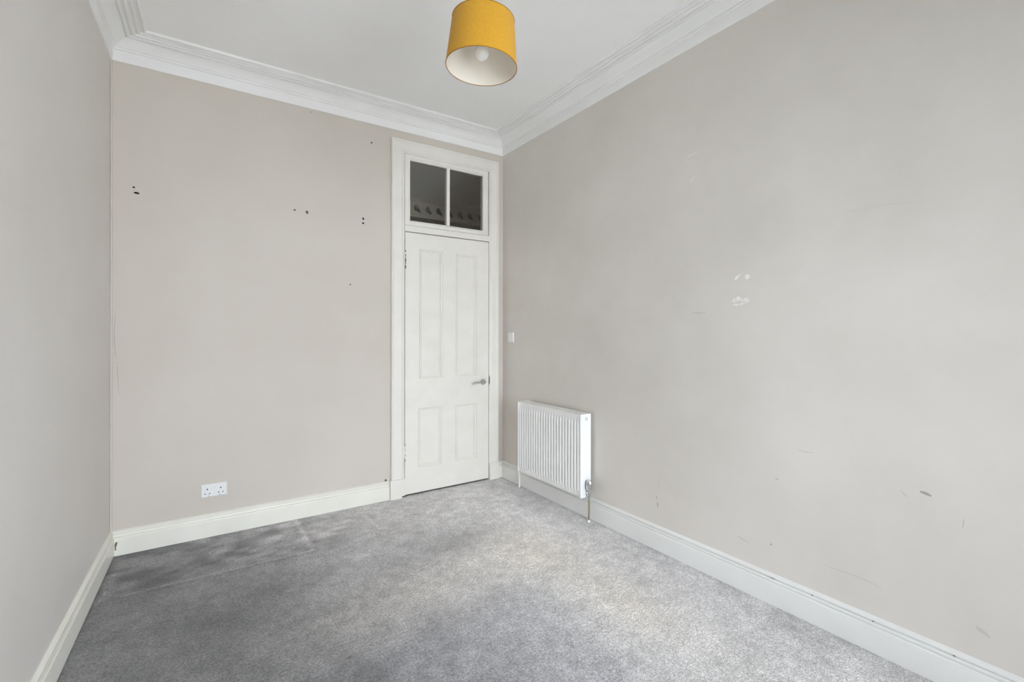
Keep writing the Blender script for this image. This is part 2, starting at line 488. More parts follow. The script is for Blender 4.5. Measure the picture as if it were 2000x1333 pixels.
def streak(pts, w):
    """thin tapering line through pts as an outline"""
    up, dn = [], []
    n = len(pts)
    for i, (u, z) in enumerate(pts):
        a = pts[max(i - 1, 0)]; b = pts[min(i + 1, n - 1)]
        l = math.hypot(b[0] - a[0], b[1] - a[1]) or 1
        k = w * (0.25 + 0.75 * math.sin(math.pi * (i + 0.3) / (n - 0.4)))
        up.append((u - (b[1] - a[1]) / l * k, z + (b[0] - a[0]) / l * k)); dn.append((u + (b[1] - a[1]) / l * k, z - (b[0] - a[0]) / l * k))
    return up + dn[::-1]

for (x, z, ru, rz, m_) in [(0.107, 2.183, 0.0055, 0.0045, 'dark'), (0.117, 2.152, 0.008, 0.005, 'dark'), (0.1275, 2.149, 0.0055, 0.005, 'chip'),
                           (0.991, 2.176, 0.007, 0.005, 'chip'), (1.072, 2.173, 0.007, 0.009, 'chip'), (1.471, 2.18, 0.005, 0.008, 'dark'),
                           (1.471, 2.147, 0.006, 0.006, 'dark'), (1.375, 1.673, 0.004, 0.004, 'chip'), (1.534, 2.774, 0.006, 0.005, 'chip'), (1.648, 0.153, 0.008, 0.008, 'chip'),
                           (1.10, 2.896, 0.005, 0.003, 'scuff')]:
    patch('screw_hole', 'back', (x, z), ragged(ru * 1.3, rz * 1.3, 9, 0.3, 0.25), m_, wall_back)
for (y, z, ru, rz, rot) in [(-2.232, 1.602, 0.014, 0.0075, -0.6), (-2.246, 1.612, 0.007, 0.004, -0.9), (-2.291, 1.603, 0.017, 0.014, 0), (-2.222, 1.486, 0.014, 0.011, -0.4),
                            (-2.240, 1.493, 0.016, 0.011, -0.5), (-2.262, 1.482, 0.006, 0.006, 0), (-2.284, 1.486, 0.014, 0.010, 0.2), (-2.228, 1.462, 0.017, 0.0045, 0.1),
                            (-2.262, 1.465, 0.014, 0.004, -0.2), (-2.29, 1.474, 0.011, 0.005, -0.5)]:
    patch('filler_patch', 'right', (y, z), ragged(ru, rz, 13, rot, 0.3), 'filler', wall_right)
for pts, w_, m_ in [([(-1.732, 0.285), (-1.733, 0.27), (-1.736, 0.252)], 0.004, 'scuff'), ([(-1.725, 0.318), (-1.726, 0.31), (-1.727, 0.303)], 0.003, 'scuff'),
                    ([(-1.742, 0.46), (-1.742, 0.42), (-1.741, 0.38), (-1.742, 0.35)], 0.0012, 'scuff_light'),
                    ([(-1.807, 0.43), (-1.83, 0.39), (-1.853, 0.37), (-1.87, 0.33), (-1.888, 0.303)], 0.001, 'scuff_light'),
                    ([(-2.978, 0.701), (-2.995, 0.699), (-3.012, 0.693)], 0.006, 'scuff'), ([(-2.918, 0.688), (-2.928, 0.678), (-2.94, 0.668)], 0.0035, 'scuff_light'),
                    ([(-2.64, 0.276), (-2.70, 0.279), (-2.765, 0.281), (-2.815, 0.279), (-2.86, 0.262)], 0.003, 'scuff_light'),
                    ([(-3.136, 0.258), (-3.15, 0.252), (-3.172, 0.238)], 0.008, 'scuff_light'), ([(-2.408, 0.276), (-2.411, 0.282), (-2.414, 0.288)], 0.0035, 'scuff'),
                    ([(-3.104, 0.635), (-3.102, 0.62), (-3.10, 0.60)], 0.003, 'scuff_light'),
                    ([(-1.939, 2.321), (-1.965, 2.327), (-2.015, 2.33)], 0.002, 'filler'), ([(-1.957, 2.17), (-1.966, 2.186), (-1.985, 2.196)], 0.002, 'filler'),
                    ([(-1.971, 1.427), (-2.01, 1.426), (-2.055, 1.427)], 0.004, 'scuff_light'), ([(-2.24, 0.262), (-2.27, 0.254), (-2.30, 0.25)], 0.004, 'scuff_light'),
                    ([(-2.53, 0.77), (-2.56, 0.766), (-2.6, 0.77)], 0.002, 'scuff_light'), ([(-2.43, 0.61), (-2.436, 0.609), (-2.445, 0.61)], 0.002, 'scuff')]:
    patch('scuff_mark', 'right', (0, 0), streak(pts, w_), m_, wall_right, th=0.0004)
patch('scuff_mark', 'right', (0, 0), streak([(-2.724, 1.840), (-2.80, 1.839), (-2.86, 1.842), (-2.92, 1.833), (-3.0, 1.829)], 0.0012), 'scuff_light', wall_right, th=0.0004)
for pts, w_ in [([(0.024, 1.43), (0.018, 1.33), (0.019, 1.24), (0.026, 1.16)], 0.0014), ([(0.030, 1.14), (0.034, 1.06), (0.038, 0.95)], 0.0012)]:
    patch('scuff_mark', 'back', (0, 0), streak(pts, w_), 'scuff', wall_back, th=0.0004)
patch('paint_chip', 'right', (-2.425, 0.1285), ragged(0.014, 0.004, 10, 0.0), 'chip', br, th=0.0006, base=0.0125)
patch('paint_chip', 'right', (-2.19, 0.136), ragged(0.003, 0.003, 8, 0.0), 'chip', br, th=0.0006, base=0.0108)
for yy in (-2.60, -2.83, -3.08):
    patch('paint_chip', 'right', (yy, 0.124), ragged(0.004, 0.003, 8, 0.0), 'chip', br, th=0.0008, base=0.0115)
# missing timber in the corner of the back skirting
patch('paint_chip', 'back', (0.025, 0.062), [(0, 0.016), (0.008, 0.022), (0.011, 0.018), (0.009, 0.004), (0.005, -0.010), (0.004, -0.016), (0.006, -0.022), (0.004, -0.03), (0.0, -0.026), (-0.001, -0.014), (-0.002, 0.006)],
      'old_chip', bb, th=0.0008, base=0.0215)
# painted cover strip down the left back corner
tag(G().prism([(0.0, 0.0), (0.010, -0.001), (0.008, -0.007), (0.001, -0.009)], 0.13, 2.92).o('trim_5', 'wall'), 'thin painted bead down the corner beside the socket wall', 'corner bead', kind='structure')

# ------------------------------------------------------------------ door surround (architrave)
ar = empty('trim_6', (2.18, 0, 0), 'white moulded architrave around the panelled door and fanlight', 'door surround', kind='structure')
ax0, ax1, az = 1.684, 2.674, 2.846           # outer edges
ix0, ix1, iz = 1.795, 2.5835, 2.748           # inner edges
YA = -0.028
apr = [(0.0, 0.0), (0.0, -0.032), (0.006, -0.035), (0.012, -0.034), (0.015, -0.028), (0.020, -0.026), (0.022, -0.022), (0.084, -0.022), (0.090, -0.026), (0.096, -0.024), (0.104, -0.016), (0.112, -0.014), (0.112, 0.0)]
def arch_leg(side):
    wdt = (ix0 - ax0) if side == 0 else (ax1 - ix1)
    v = []
    for e, z in enumerate((0.0, 1.0)):
        for u, d in apr:
            k = u / 0.112 * wdt
            x = ax0 + k if side == 0 else ax1 - k
            zz = 0.0 if e == 0 else az - u / 0.112 * (az - iz)
            v.append((x, d, zz))
    n = len(apr)
    f = [(j, (j + 1) % n, n + (j + 1) % n, n + j) for j in range(n)] + [tuple(range(n)), tuple(n + j for j in range(n))]
    return v, f
for s_ in (0, 1):
    v, f = arch_leg(s_); obj('architrave', v, f, 'gloss', ar)
v = []
for e in (0, 1):
    for u, d in apr:
        k = u / 0.112
        x = ax0 + k * (ix0 - ax0) if e == 0 else ax1 - k * (ax1 - ix1)
        v.append((x, d, az - k * (az - iz)))
n = len(apr)
obj('head_architrave', v, [(j, (j + 1) % n, n + (j + 1) % n, n + j) for j in range(n)] + [tuple(range(n)), tuple(n + j for j in range(n))], 'gloss', ar)
# plinth blocks, a little proud of the architrave
G().box(1.674, 1.795, -0.038, 0.0, -0.02, 0.150).o('plinth_block', 'gloss', ar, bevel=0.003)
G().box(2.584, 2.684, -0.036, 0.0, -0.02, 0.150).o('plinth_block', 'gloss', ar, bevel=0.003)
# frame lining and transom bar
G().box(1.765, 1.797, -0.004, TH, -0.02, 2.79).o('jamb', 'gloss', ar)
G().box(2.583, 2.607, -0.004, TH, -0.02, 2.79).o('jamb', 'gloss', ar)
G().box(1.797, 2.581, -0.004, TH, 2.748, 2.79).o('head_jamb', 'gloss', ar)
G().box(1.797, 2.583, -0.016, TH, 2.124, 2.174).o('transom_bar', 'gloss', ar, bevel=0.002)
G().box(1.797, 1.812, 0.036, TH, 0, 2.124).box(2.565, 2.583, 0.036, TH, 0, 2.124).box(1.812, 2.565, 0.036, TH, 2.110, 2.124).o('door_stop', 'gloss', ar)
G().box(1.765, 2.607, 0.0, TH + 0.02, -0.05, 0.001).o('threshold', 'chip', ar)
# rag-edged hole round the strike plate
patch('strike_damage', 'back', (2.590, 0.883), [(-0.008, -0.04), (-0.004, -0.03), (0.002, -0.012), (0.008, 0.006), (0.012, 0.012), (0.005, 0.02), (0.0, 0.03), (-0.006, 0.045)], 'chip', ar, th=0.0012, base=0.0152)
patch('paint_chip', 'back', (1.785, 0.01), ragged(0.02, 0.006, 10, 0.1), 'chip', ar, th=0.0008, base=0.038)

# ------------------------------------------------------------------ door leaf
door = empty('door_1', (2.19, 0.01, 0.0), 'white four panel door with lever handle, closed', 'door', kind='structure')
lx0, lx1, lz0, lz1 = 1.8005, 2.5775, 0.012, 2.1175
YL = -0.013                                    # room side of the leaf
panels = [(1.921, 2.129, 0.932, 1.996), (2.253, 2.457, 0.932, 1.987), (1.911, 2.125, 0.212, 0.698), (2.250, 2.457, 0.214, 0.697)]
# leaf: stiles, rails and muntins around four openings
g = G()
yb = 0.031
g.box(lx0, 1.911, YL, yb, lz0, lz1).box(2.457, lx1, YL, yb, lz0, lz1)
g.box(1.911, 2.457, YL, yb, 1.996, lz1).box(1.911, 2.457, YL, yb, 0.698, 0.932).box(1.911, 2.457, YL, yb, lz0, 0.212)
g.box(2.129, 2.250, YL, yb, 0.932, 1.996).box(2.125, 2.250, YL, yb, 0.212, 0.698)
g.box(1.911, 1.921, YL, yb, 0.932, 1.996).box(2.250, 2.253, YL, yb, 0.932, 1.996).box(2.253, 2.457, YL, yb, 1.987, 1.996)
g.box(2.250, 2.457, YL, yb, 0.212, 0.214).box(2.250, 2.457, YL, yb, 0.697, 0.698)
g.o('leaf', 'gloss', door)
mp = [(0.0, 0.016), (0.0, 0.006), (0.004, 0.006), (0.005, 0.002), (0.008, 0.0), (0.012, 0.001), (0.016, 0.005), (0.018, 0.009), (0.021, 0.009), (0.022, 0.0055), (0.026, 0.0055), (0.027, 0.0115), (0.027, 0.016)]
for (x0, x1, z0, z1) in panels:
    p = G().box(x0 + 0.001, x1 - 0.001, YL + 0.0115, yb - 0.006, z0 + 0.001, z1 - 0.001).o('panel', 'gloss', door)
    n = len(mp); v = []; f = []
    for cx, cz, sx, sz in ((x0, z0, 1, 1), (x1, z0, -1, 1), (x1, z1, -1, -1), (x0, z1, 1, -1)):
        for u, d in mp: v.append((cx + sx * u, YL + d, cz + sz * u))
    for c in range(4):
        for j in range(n):
            f.append((c * n + j, c * n + (j + 1) % n, ((c + 1) % 4) * n + (j + 1) % n, ((c + 1) % 4) * n + j))
    obj('molding', v, f, 'gloss', p)
for zc in (1.91, 0.36):
    h_ = G().lathe([(0.0, -0.052), (0.0045, -0.05), (0.0052, -0.045), (0.0052, 0.045), (0.0045, 0.05), (0.0, 0.052)], (1.7985, -0.0165, zc), 'Z', 14).o('hinge', 'gloss', door, smooth=True)
    for k in range(4):
        z = zc - 0.075 + 0.042 * k + random.uniform(-0.01, 0.01)
        patch('paint_chip', 'back', (1.8005 + random.uniform(-0.002, 0.003), z), ragged(0.0032, random.uniform(0.008, 0.018), 9, random.uniform(-0.2, 0.2)), 'chip' if zc > 1 else 'scuff', h_, th=0.001, base=0.0222)
patch('paint_chip', 'back', (1.8005, 1.893), ragged(0.0035, 0.017, 9, 0.1), 'dark', door, th=0.0014, base=0.0222)
# lever handle
hd = empty('handle', (2.521, YL, 0.875), '', ''); del hd['label']; del hd['category']
hd.parent = door; hd.matrix_parent_inverse = Matrix.Translation(-Vector(door.location))
def part2(g, name, material, smooth=True):
    o = obj(name, g.v, g.f, material, None, smooth)
    o.parent = hd; o.matrix_parent_inverse = Matrix.Translation(-Vector(hd.location)); return o
part2(G().lathe([(0.0, 0.0), (0.026, 0.0), (0.026, -0.006), (0.024, -0.009), (0.0, -0.010)], (2.521, YL, 0.875), 'Y', 32, cap=False), 'rose', 'satin')
part2(G().tube([(2.521, YL - 0.008, 0.875), (2.521, YL - 0.030, 0.875), (2.522, YL - 0.040, 0.875), (2.518, YL - 0.045, 0.8755), (2.505, YL - 0.047, 0.8765), (2.47, YL - 0.046, 0.877),
                (2.435, YL - 0.044, 0.874), (2.41, YL - 0.042, 0.868), (2.393, YL - 0.041, 0.861)],
               [0.0085, 0.0085, 0.0095, 0.0098, 0.0092, 0.0082, 0.0075, 0.0068, 0.0050], 16), 'lever', 'satin')

# ------------------------------------------------------------------ fanlight above the door
fan = empty('window_1', (2.18, 0.01, 2.174), 'two pane fanlight above the white door', 'window', kind='structure')
sx0, sx1, sz0, sz1 = 1.799, 2.573, 2.177, 2.746
gx0, gx1, gz0, gz1 = 1.848, 2.524, 2.219, 2.702
YS = -0.012
def frame_ring(ox0, ox1, oz0, oz1, qx0, qx1, qz0, qz1, prof_):
    v, f = [], []
    n = len(prof_)
    for a, b, c, d in ((ox0, oz0, qx0, qz0), (ox1, oz0, qx1, qz0), (ox1, oz1, qx1, qz1), (ox0, oz1, qx0, qz1)):
        for t, y in prof_: v.append((a + (c - a) * t, y, b + (d - b) * t))
    for c in range(4):
        for j in range(n): f.append((c * n + j, c * n + (j + 1) % n, ((c + 1) % 4) * n + (j + 1) % n, ((c + 1) % 4) * n + j))
    return v, f
v, f = frame_ring(sx0, sx1, sz0, sz1, gx0, gx1, gz0, gz1, [(0, 0.035), (0, YS), (0.62, YS), (0.70, YS + 0.004), (0.85, YS + 0.006), (1.0, YS + 0.014), (1.0, 0.035)])
obj('sash_frame', v, f, 'gloss', fan)
G().box(2.168, 2.198, YS + 0.004, 0.033, gz0 - 0.002, gz1 + 0.002).o('muntin', 'gloss', fan, bevel=0.003)
G().box(gx0 - 0.003, 2.169, 0.010, 0.014, gz0 - 0.003, gz1 + 0.003).o('pane', 'glass', fan)
G().box(2.197, gx1 + 0.003, 0.010, 0.014, gz0 - 0.003, gz1 + 0.003).o('pane', 'glass', fan)

# ------------------------------------------------------------------ hall beyond the door, seen through the fanlight
HY = 2.02
HC = 3.0
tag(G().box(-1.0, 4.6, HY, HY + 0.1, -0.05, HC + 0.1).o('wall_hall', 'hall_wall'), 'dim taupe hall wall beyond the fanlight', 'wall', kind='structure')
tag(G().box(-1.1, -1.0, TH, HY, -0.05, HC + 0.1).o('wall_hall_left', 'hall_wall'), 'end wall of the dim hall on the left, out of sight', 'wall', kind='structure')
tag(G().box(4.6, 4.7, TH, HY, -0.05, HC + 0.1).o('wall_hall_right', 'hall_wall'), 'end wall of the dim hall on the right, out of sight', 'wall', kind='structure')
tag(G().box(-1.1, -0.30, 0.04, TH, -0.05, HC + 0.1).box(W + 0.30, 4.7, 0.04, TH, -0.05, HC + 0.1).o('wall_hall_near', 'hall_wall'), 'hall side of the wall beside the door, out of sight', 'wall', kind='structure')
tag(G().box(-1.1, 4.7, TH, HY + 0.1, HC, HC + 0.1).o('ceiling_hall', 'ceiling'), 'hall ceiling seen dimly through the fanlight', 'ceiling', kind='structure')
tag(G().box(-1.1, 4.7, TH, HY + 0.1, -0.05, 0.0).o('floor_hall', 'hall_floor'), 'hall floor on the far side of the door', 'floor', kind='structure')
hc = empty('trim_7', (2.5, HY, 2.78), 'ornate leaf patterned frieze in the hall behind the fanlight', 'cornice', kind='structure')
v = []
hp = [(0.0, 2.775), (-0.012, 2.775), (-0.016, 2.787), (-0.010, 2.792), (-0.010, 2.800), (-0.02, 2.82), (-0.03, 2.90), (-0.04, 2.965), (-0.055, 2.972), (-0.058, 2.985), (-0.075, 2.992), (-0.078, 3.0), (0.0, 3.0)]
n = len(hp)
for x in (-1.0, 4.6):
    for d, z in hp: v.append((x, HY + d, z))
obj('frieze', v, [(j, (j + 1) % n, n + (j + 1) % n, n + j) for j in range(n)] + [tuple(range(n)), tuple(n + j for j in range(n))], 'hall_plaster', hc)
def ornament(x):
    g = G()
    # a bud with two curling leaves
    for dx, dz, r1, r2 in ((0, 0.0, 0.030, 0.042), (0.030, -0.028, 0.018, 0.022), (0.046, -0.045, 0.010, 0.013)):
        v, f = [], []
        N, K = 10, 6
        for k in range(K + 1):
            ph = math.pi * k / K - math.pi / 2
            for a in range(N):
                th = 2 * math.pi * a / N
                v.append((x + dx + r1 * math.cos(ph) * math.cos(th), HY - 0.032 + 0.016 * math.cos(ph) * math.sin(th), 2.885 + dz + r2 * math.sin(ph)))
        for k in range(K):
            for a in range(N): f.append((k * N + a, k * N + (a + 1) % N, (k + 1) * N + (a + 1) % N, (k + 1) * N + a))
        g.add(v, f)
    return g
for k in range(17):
    ornament(1.35 + 0.152 * k).o('leaf_ornament', 'hall_shadow_tone', hc, smooth=True)
hl = bpy.data.lights.new('hall_fill', 'POINT'); hl.energy = 15.0; hl.shadow_soft_size = 0.12; hl.color = (1.0, 0.95, 0.86)  # unseen point light added to lift the dark hall behind the fanlight
ho = bpy.data.objects.new('hall_fill', hl); COL.objects.link(ho); ho.location = (0.4, 1.05, 2.3)

# ------------------------------------------------------------------ radiator
XF, XB, RY0, RY1, RZ0, RZ1 = W - 0.125, W - 0.025, -1.181, -0.418, 0.168, 0.746
rad = empty('radiator', (W - 0.075, (RY0 + RY1) / 2, 0.0), 'white ribbed panel radiator on pipes beside the door corner', 'radiator')
# front panel: pressed vertical channels, flattened at the edges
NR = 23
ys_, hs = [], []
pitch = (RY1 - RY0 - 0.030) / NR
m0 = RY0 + 0.015
cols = [(RY0 + 0.002, 0.0), (m0, 0.0)]
for k in range(NR):
    for t, h_ in ((0.0, -0.007), (0.12, -0.0075), (0.20, -0.004), (0.30, 0.004), (0.38, 0.0062), (0.50, 0.0068), (0.62, 0.0062), (0.72, 0.003), (0.84, -0.005)):
        cols.append((m0 + (k + t) * pitch, h_))
cols += [(RY1 - 0.015, 0.0), (RY1 - 0.002, 0.0)]
rows = [(RZ0 + 0.006, 0.0), (RZ0 + 0.036, 0.0), (RZ0 + 0.052, 1.0), (RZ1 - 0.062, 1.0), (RZ1 - 0.046, 0.0), (RZ1 - 0.010, 0.0)]
v, f = [], []
for z, k in rows:
    for y, h_ in cols: v.append((XF + 0.010 - h_ * k, y, z))
nc = len(cols)
for i in range(len(rows) - 1):
    for j in range(nc - 1): f.append((i * nc + j, i * nc + j + 1, (i + 1) * nc + j + 1, (i + 1) * nc + j))
n0 = len(v)
v += [(XF + 0.022, y, z) for y in (cols[0][0], cols[-1][0]) for z in (rows[0][0], rows[-1][0])]
last = (len(rows) - 1) * nc
f += [(n0, n0 + 1, n0 + 3, n0 + 2)]
f += [tuple([n0, n0 + 2] + list(range(nc - 1, -1, -1))), tuple([n0 + 1, n0 + 3] + [last + j for j in range(nc - 1, -1, -1)])]
f += [tuple([n0, n0 + 1] + [i * nc for i in range(len(rows) - 1, -1, -1)]), tuple([n0 + 2, n0 + 3] + [i * nc + nc - 1 for i in range(len(rows) - 1, -1, -1)])]
obj('front_panel', v, f, 'enamel', rad, smooth=True)
G().box(XB - 0.018, XB - 0.004, RY0 + 0.004, RY1 - 0.004, RZ0 + 0.006, RZ1 - 0.012).o('back_panel', 'enamel', rad)
# end covers with a rolled front edge
for y0, y1 in ((RY0 - 0.001, RY0 + 0.003), (RY1 - 0.003, RY1 + 0.001)):
    G().box(XF + 0.004, XB, y0, y1, RZ0 - 0.002, RZ1).o('end_cover', 'enamel', rad, bevel=0.001)
for y0, y1 in ((RY0 + 0.003, RY0 + 0.011), (RY1 - 0.011, RY1 - 0.003)):
    G().box(XF + 0.004, XF + 0.012, y0, y1, RZ0, RZ1 - 0.004).o('edge_trim', 'enamel', rad, bevel=0.0015)
# top cover: rails with slots between
tg = G().box(XF + 0.004, XF + 0.026, RY0 + 0.003, RY1 - 0.003, RZ1 - 0.008, RZ1).box(XB - 0.018, XB, RY0 + 0.003, RY1 - 0.003, RZ1 - 0.008, RZ1)
tg.box(XF + 0.026, XB - 0.018, RY0 + 0.003, RY0 + 0.02, RZ1 - 0.008, RZ1).box(XF + 0.026, XB - 0.018, RY1 - 0.02, RY1 - 0.003, RZ1 - 0.008, RZ1)
NSL = 42
for k in range(NSL):
    y = RY0 + 0.02 + (RY1 - RY0 - 0.04) * (k + 0.5) / NSL
    tg.box(XF + 0.026, XB - 0.018, y - 0.0080, y + 0.0080, RZ1 - 0.004, RZ1 - 0.0004)
tg.o('top_grille', 'enamel', rad)
for k in range(20):     # convector fins
    y = RY0 + 0.05 + (RY1 - RY0 - 0.1) * k / 19
    G().box(XF + 0.030, XB - 0.022, y - 0.004, y + 0.004, RZ0 + 0.04, RZ1 - 0.05).o('convector_fin', 'enamel', rad)
# bleed plug on the window-side end
bp_ = G().lathe([(0.0, -0.002), (0.007, -0.002), (0.0085, 0.0), (0.0, 0.001)], (XB - 0.042, RY0 - 0.001, RZ1 - 0.035), 'Y', 20, cap=False).o('bleed_plug', 'enamel', rad, smooth=True)
G().lathe([(0.0082, 0.0), (0.0098, -0.0028), (0.0112, 0.0)], (XB - 0.042, RY0 - 0.001, RZ1 - 0.035), 'Y', 24, cap=False).o('plug_ring', 'satin', bp_, smooth=True)
# thermostatic valve
VX, VY = XB - 0.040, RY0 - 0.026
vb = G()
vb.lathe([(0.0, -0.020), (0.011, -0.020), (0.012, -0.016), (0.012, 0.010), (0.015, 0.012), (0.015, 0.024), (0.012, 0.026), (0.012, 0.034), (0.0, 0.034)], (VX, VY, 0.188), 'Z', 24, cap=False)
vb.lathe([(0.0, 0.0), (0.012, 0.0), (0.012, 0.020), (0.009, 0.026), (0.0, 0.027)], (VX, VY, 0.197), 'Y', 20, cap=False)
vb.o('valve_body', 'chrome', rad, smooth=True)
vh = G()
hpz = [(0.0, 0.222), (0.018, 0.222), (0.0205, 0.226), (0.0205, 0.232), (0.0185, 0.234), (0.0215, 0.244), (0.0215, 0.262), (0.0190, 0.282), (0.016, 0.288), (0.0, 0.290)]
Nn = 40; v = []; f = []
for r, z in hpz:
    for k in range(Nn):
        a = 2 * math.pi * k / Nn
        rr = r * (1 + (0.06 * (1 if math.sin(10 * a) > 0 else -1) if 0.24 < z < 0.285 else 0))
        v.append((VX + rr * math.cos(a), VY + rr * math.sin(a), z))
for i in range(len(hpz) - 1):
    for k in range(Nn): f.append((i * Nn + k, i * Nn + (k + 1) % Nn, (i + 1) * Nn + (k + 1) % Nn, (i + 1) * Nn + k))
obj('thermostat_head', v, f, 'chrome', rad, smooth=True)
G().tube([(VX, VY, 0.170), (VX, VY, 0.10), (VX + 0.002, VY + 0.004, 0.05), (VX + 0.003, VY + 0.006, -0.02)], 0.0068, 14).o('supply_pipe', 'brass', rad, smooth=True)
G().lathe([(0.0, -0.004), (0.0105, -0.004), (0.0105, 0.008), (0.0085, 0.010), (0.0, 0.010)], (VX + 0.003, VY + 0.006, 0.004), 'Z', 18, cap=False).o('pipe_collar', 'plastic', rad, smooth=True)
# far end: lockshield valve and white painted return pipe
LX, LY = W - 0.052, RY1 + 0.075
lv = G().tube([(LX, RY1, 0.198), (LX, LY, 0.198)], 0.009, 14)
lv.lathe([(0.0, -0.03), (0.011, -0.03), (0.012, -0.02), (0.012, 0.02), (0.010, 0.035), (0.0, 0.036)], (LX, LY, 0.198), 'Z', 20, cap=False)
lv.o('lockshield_valve', 'chrome', rad, smooth=True)
G().tube([(LX, LY, 0.175), (LX, LY, 0.08), (LX, LY, -0.02)], 0.0078, 14).o('return_pipe', 'enamel', rad, smooth=True)
for y in (RY0 + 0.16, RY1 - 0.16):
    G().box(XB - 0.006, W - 0.0005, y - 0.018, y + 0.018, RZ0 + 0.08, RZ1 - 0.06).o('wall_bracket', 'enamel', rad)

# ------------------------------------------------------------------ double socket
so = empty('power_socket', (0.514, 0, 0.293), 'white double power socket low on the wall above the skirting', 'socket')
sx, sz = 0.514, 0.2935
sw, sh = 0.142, 0.083
v, f = [], []
# face plate with sloped edge
for (w_, h_, y) in ((sw / 2, sh / 2, 0.001), (sw / 2, sh / 2, -0.004), (sw / 2 - 0.004, sh / 2 - 0.004, -0.0085)):
    v += [(sx - w_, y, sz - h_), (sx + w_, y, sz - h_), (sx + w_, y, sz + h_), (sx - w_, y, sz + h_)]
f = [(0, 1, 2, 3), (8, 9, 10, 11)] + [(a * 4 + i, a * 4 + (i + 1) % 4, (a + 1) * 4 + (i + 1) % 4, (a + 1) * 4 + i) for a in (0, 1) for i in range(4)]
obj('face_plate', v, f, 'plastic', so, bevel=0.0008)
for cx in (sx - 0.0365, sx + 0.0365):
    cx2 = cx
    G().box(cx2 - 0.0030, cx2 + 0.0030, -0.0092, -0.0080, sz + 0.006, sz + 0.0145).o('earth_slot', 'dark', so)
    G().box(cx2 - 0.0150, cx2 - 0.0085, -0.0092, -0.0080, sz - 0.0205, sz - 0.0150).o('pin_slot', 'dark', so)
    G().box(cx2 + 0.0085, cx2 + 0.0150, -0.0092, -0.0080, sz - 0.0205, sz - 0.0150).o('pin_slot', 'dark', so)
for cx in (sx - 0.0095, sx + 0.0095):
    G().box(cx - 0.0065, cx + 0.0065, -0.0115, -0.0080, sz + 0.008, sz + 0.028).o('rocker_switch', 'plastic', so, bevel=0.001)
for cx in (sx - 0.03, sx + 0.03):
    G().lathe([(0.0, 0.0), (0.0028, 0.0), (0.0028, -0.0006), (0.0, -0.0008)], (cx, -0.0084, sz - 0.004 - 0.03), 'Y', 12, cap=False).o('screw', 'satin', so, smooth=True)

# ------------------------------------------------------------------ light switch on the right wall
ls = empty('light_switch', (W, -0.140, 1.27), 'small white single light switch on the wall beside the door', 'switch')
cy, cz = -0.140, 1.270
v = []
for (w_, h_, d) in ((0.0425, 0.043, -0.002), (0.0425, 0.043, 0.006), (0.0395, 0.040, 0.010)):
    v += [(W - d, cy - w_, cz - h_), (W - d, cy + w_, cz - h_), (W - d, cy + w_, cz + h_), (W - d, cy - w_, cz + h_)]
obj('face_plate', v, [(0, 1, 2, 3), (8, 9, 10, 11)] + [(a * 4 + i, a * 4 + (i + 1) % 4, (a + 1) * 4 + (i + 1) % 4, (a + 1) * 4 + i) for a in (0, 1) for i in range(4)], 'plastic', ls, bevel=0.0008)
v = [(W - 0.009, cy - 0.006, cz - 0.011), (W - 0.009, cy + 0.006, cz - 0.011), (W - 0.009, cy + 0.006, cz + 0.011), (W - 0.009, cy - 0.006, cz + 0.011),
     (W - 0.0115, cy - 0.006, cz - 0.011), (W - 0.0115, cy + 0.006, cz - 0.011), (W - 0.0155, cy + 0.006, cz + 0.011), (W - 0.0155, cy - 0.006, cz + 0.011)]
obj('rocker', v, [(0, 1, 2, 3), (4, 5, 6, 7), (0, 1, 5, 4), (1, 2, 6, 5), (2, 3, 7, 6), (3, 0, 4, 7)], 'plastic', ls, bevel=0.0006)
for dy in (-0.030, 0.030):
    G().lathe([(0.0, 0.0), (0.003, 0.0), (0.003, -0.0006), (0.0, -0.0008)], (W - 0.010, cy + dy, cz), 'X', 12, cap=False).o('screw', 'plastic', ls, smooth=True)

# ------------------------------------------------------------------ pendant lamp
LC = Vector((1.402, -1.913, 2.42))
RB_, RT_, LH = 0.1470, 0.1290, 0.193
lamp = empty('pendant_lamp', (LC.x, LC.y, ZC), 'mustard yellow drum pendant lamp with white lining hanging from the ceiling', 'lamp')
tiltM = Matrix.Translation(LC + Vector((0, 0, LH / 2))) @ Matrix.Rotation(math.radians(2.4), 4, Vector((math.sin(math.radians(34.1)), math.cos(math.radians(34.1)), 0))) @ Matrix.Translation(-(LC + Vector((0, 0, LH / 2))))
def tilt(g): g.v = [tuple(tiltM @ Vector(p)) for p in g.v]; return g
c0 = (LC.x, LC.y, LC.z)
tilt(G().lathe([(RB_ - 0.0012, 0.0), (RB_, 0.0), (RB_ + 0.0004, 0.003), (RT_ + 0.0004, LH - 0.003), (RT_, LH), (RT_ - 0.0012, LH)], c0, 'Z', 96, cap=False)).o('shade', 'cloth', lamp, smooth=True)
shade = lamp.children[0] if lamp.children else [o for o in bpy.data.objects if o.parent == lamp][0]
tilt(G().lathe([(RB_ - 0.0014, 0.0008), (RT_ - 0.0014, LH - 0.0008)], c0, 'Z', 96, cap=False)).o('lining', 'lining', shade, smooth=True)
# rolled cloth hems
for nm, r, z in (('lower_hem', RB_, 0.0), ('upper_hem', RT_, LH)):
    pts = [(LC.x + r * math.cos(a), LC.y + r * math.sin(a), LC.z + z) for a in [2 * math.pi * k / 96 for k in range(97)]]
    tilt(G().tube(pts, 0.0016, 8)).o(nm, 'hem', shade, smooth=True)
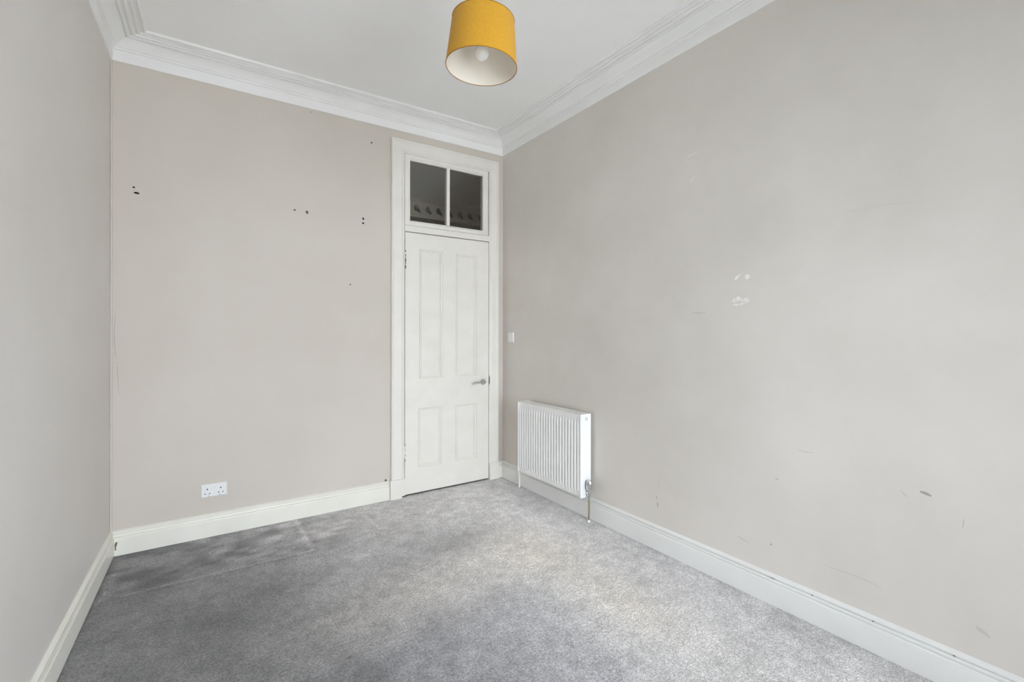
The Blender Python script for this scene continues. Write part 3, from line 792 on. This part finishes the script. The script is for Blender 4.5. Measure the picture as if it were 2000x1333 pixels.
# spider fitting
sp = G()
zr = LC.z + LH - 0.022
for k in range(3):
    a = 2 * math.pi * k / 3 + 0.4
    sp.tube([(LC.x + 0.022 * math.cos(a), LC.y + 0.022 * math.sin(a), zr), (LC.x + (RT_ - 0.001) * math.cos(a), LC.y + (RT_ - 0.001) * math.sin(a), zr + 0.02)], 0.0018, 8)
sp.lathe([(0.020, -0.001), (0.024, -0.001), (0.024, 0.001), (0.020, 0.001), (0.020, -0.001)], (LC.x, LC.y, zr), 'Z', 28, cap=False)
tilt(sp).o('shade_ring', 'plastic', lamp, smooth=True)
tilt(G().lathe([(0.0, -0.042), (0.018, -0.042), (0.019, -0.036), (0.019, -0.004), (0.024, -0.002), (0.024, 0.004), (0.017, 0.008), (0.014, 0.034), (0.006, 0.046), (0.0, 0.047)], (LC.x, LC.y, zr), 'Z', 28, cap=False)).o('lamp_holder', 'plastic', lamp, smooth=True)
zb = LC.z + 0.057
tilt(G().lathe([(0.0005, -0.0300), (0.010, -0.0283), (0.0195, -0.0228), (0.0265, -0.0140), (0.0298, -0.003), (0.0294, 0.007), (0.0262, 0.020), (0.0210, 0.034), (0.0165, 0.048), (0.0140, 0.062), (0.0135, 0.086), (0.0005, 0.087)], (LC.x, LC.y, zb), 'Z', 36, cap=False)).o('bulb', 'opal', lamp, smooth=True)
zt = zr + 0.046
top = ZC + ceil_dz(LC.x, LC.y)
G().tube([(LC.x, LC.y, zt - 0.006), (LC.x + 0.001, LC.y, zt + 0.10), (LC.x, LC.y, top - 0.01)], 0.0033, 10).o('cord', 'plastic', lamp, smooth=True)
G().lathe([(0.0, -0.040), (0.006, -0.040), (0.010, -0.034), (0.034, -0.026), (0.046, -0.014), (0.050, 0.0), (0.050, 0.006), (0.0, 0.006)], (LC.x, LC.y, top), 'Z', 36, cap=False).o('ceiling_rose', 'plastic', lamp, smooth=True)

# ------------------------------------------------------------------ sash window behind the camera (the daylight)
wn = empty('window_2', ((WX0 + WX1) / 2, YF - 0.13, WZ0), 'tall white sash window in the wall behind the camera', 'window', kind='structure')
y0, y1 = YF - 0.17, YF - 0.09
G().box(WX0, WX0 + 0.05, y0, y1, WZ0, WZ1).box(WX1 - 0.05, WX1, y0, y1, WZ0, WZ1).box(WX0, WX1, y0, y1, WZ0, WZ0 + 0.06).box(WX0, WX1, y0, y1, WZ1 - 0.05, WZ1).o('sash_frame', 'gloss', wn)
zm = (WZ0 + WZ1) / 2
G().box(WX0 + 0.05, WX1 - 0.05, y0 + 0.01, y1 - 0.01, zm - 0.025, zm + 0.025).o('meeting_rail', 'gloss', wn)
xm = (WX0 + WX1) / 2
G().box(xm - 0.012, xm + 0.012, y0 + 0.02, y1 - 0.02, WZ0 + 0.06, WZ1 - 0.05).o('glazing_bar', 'gloss', wn)
for xa, xb in ((WX0 + 0.05, xm - 0.012), (xm + 0.012, WX1 - 0.05)):
    for za, zb_ in ((WZ0 + 0.06, zm - 0.025), (zm + 0.025, WZ1 - 0.05)):
        G().box(xa, xb, y0 + 0.038, y0 + 0.042, za, zb_).o('pane', 'glass', wn)
G().box(WX0 - 0.06, WX1 + 0.06, YF - 0.09, YF + 0.05, WZ0 - 0.03, WZ0).o('window_sill', 'gloss', wn, bevel=0.004)
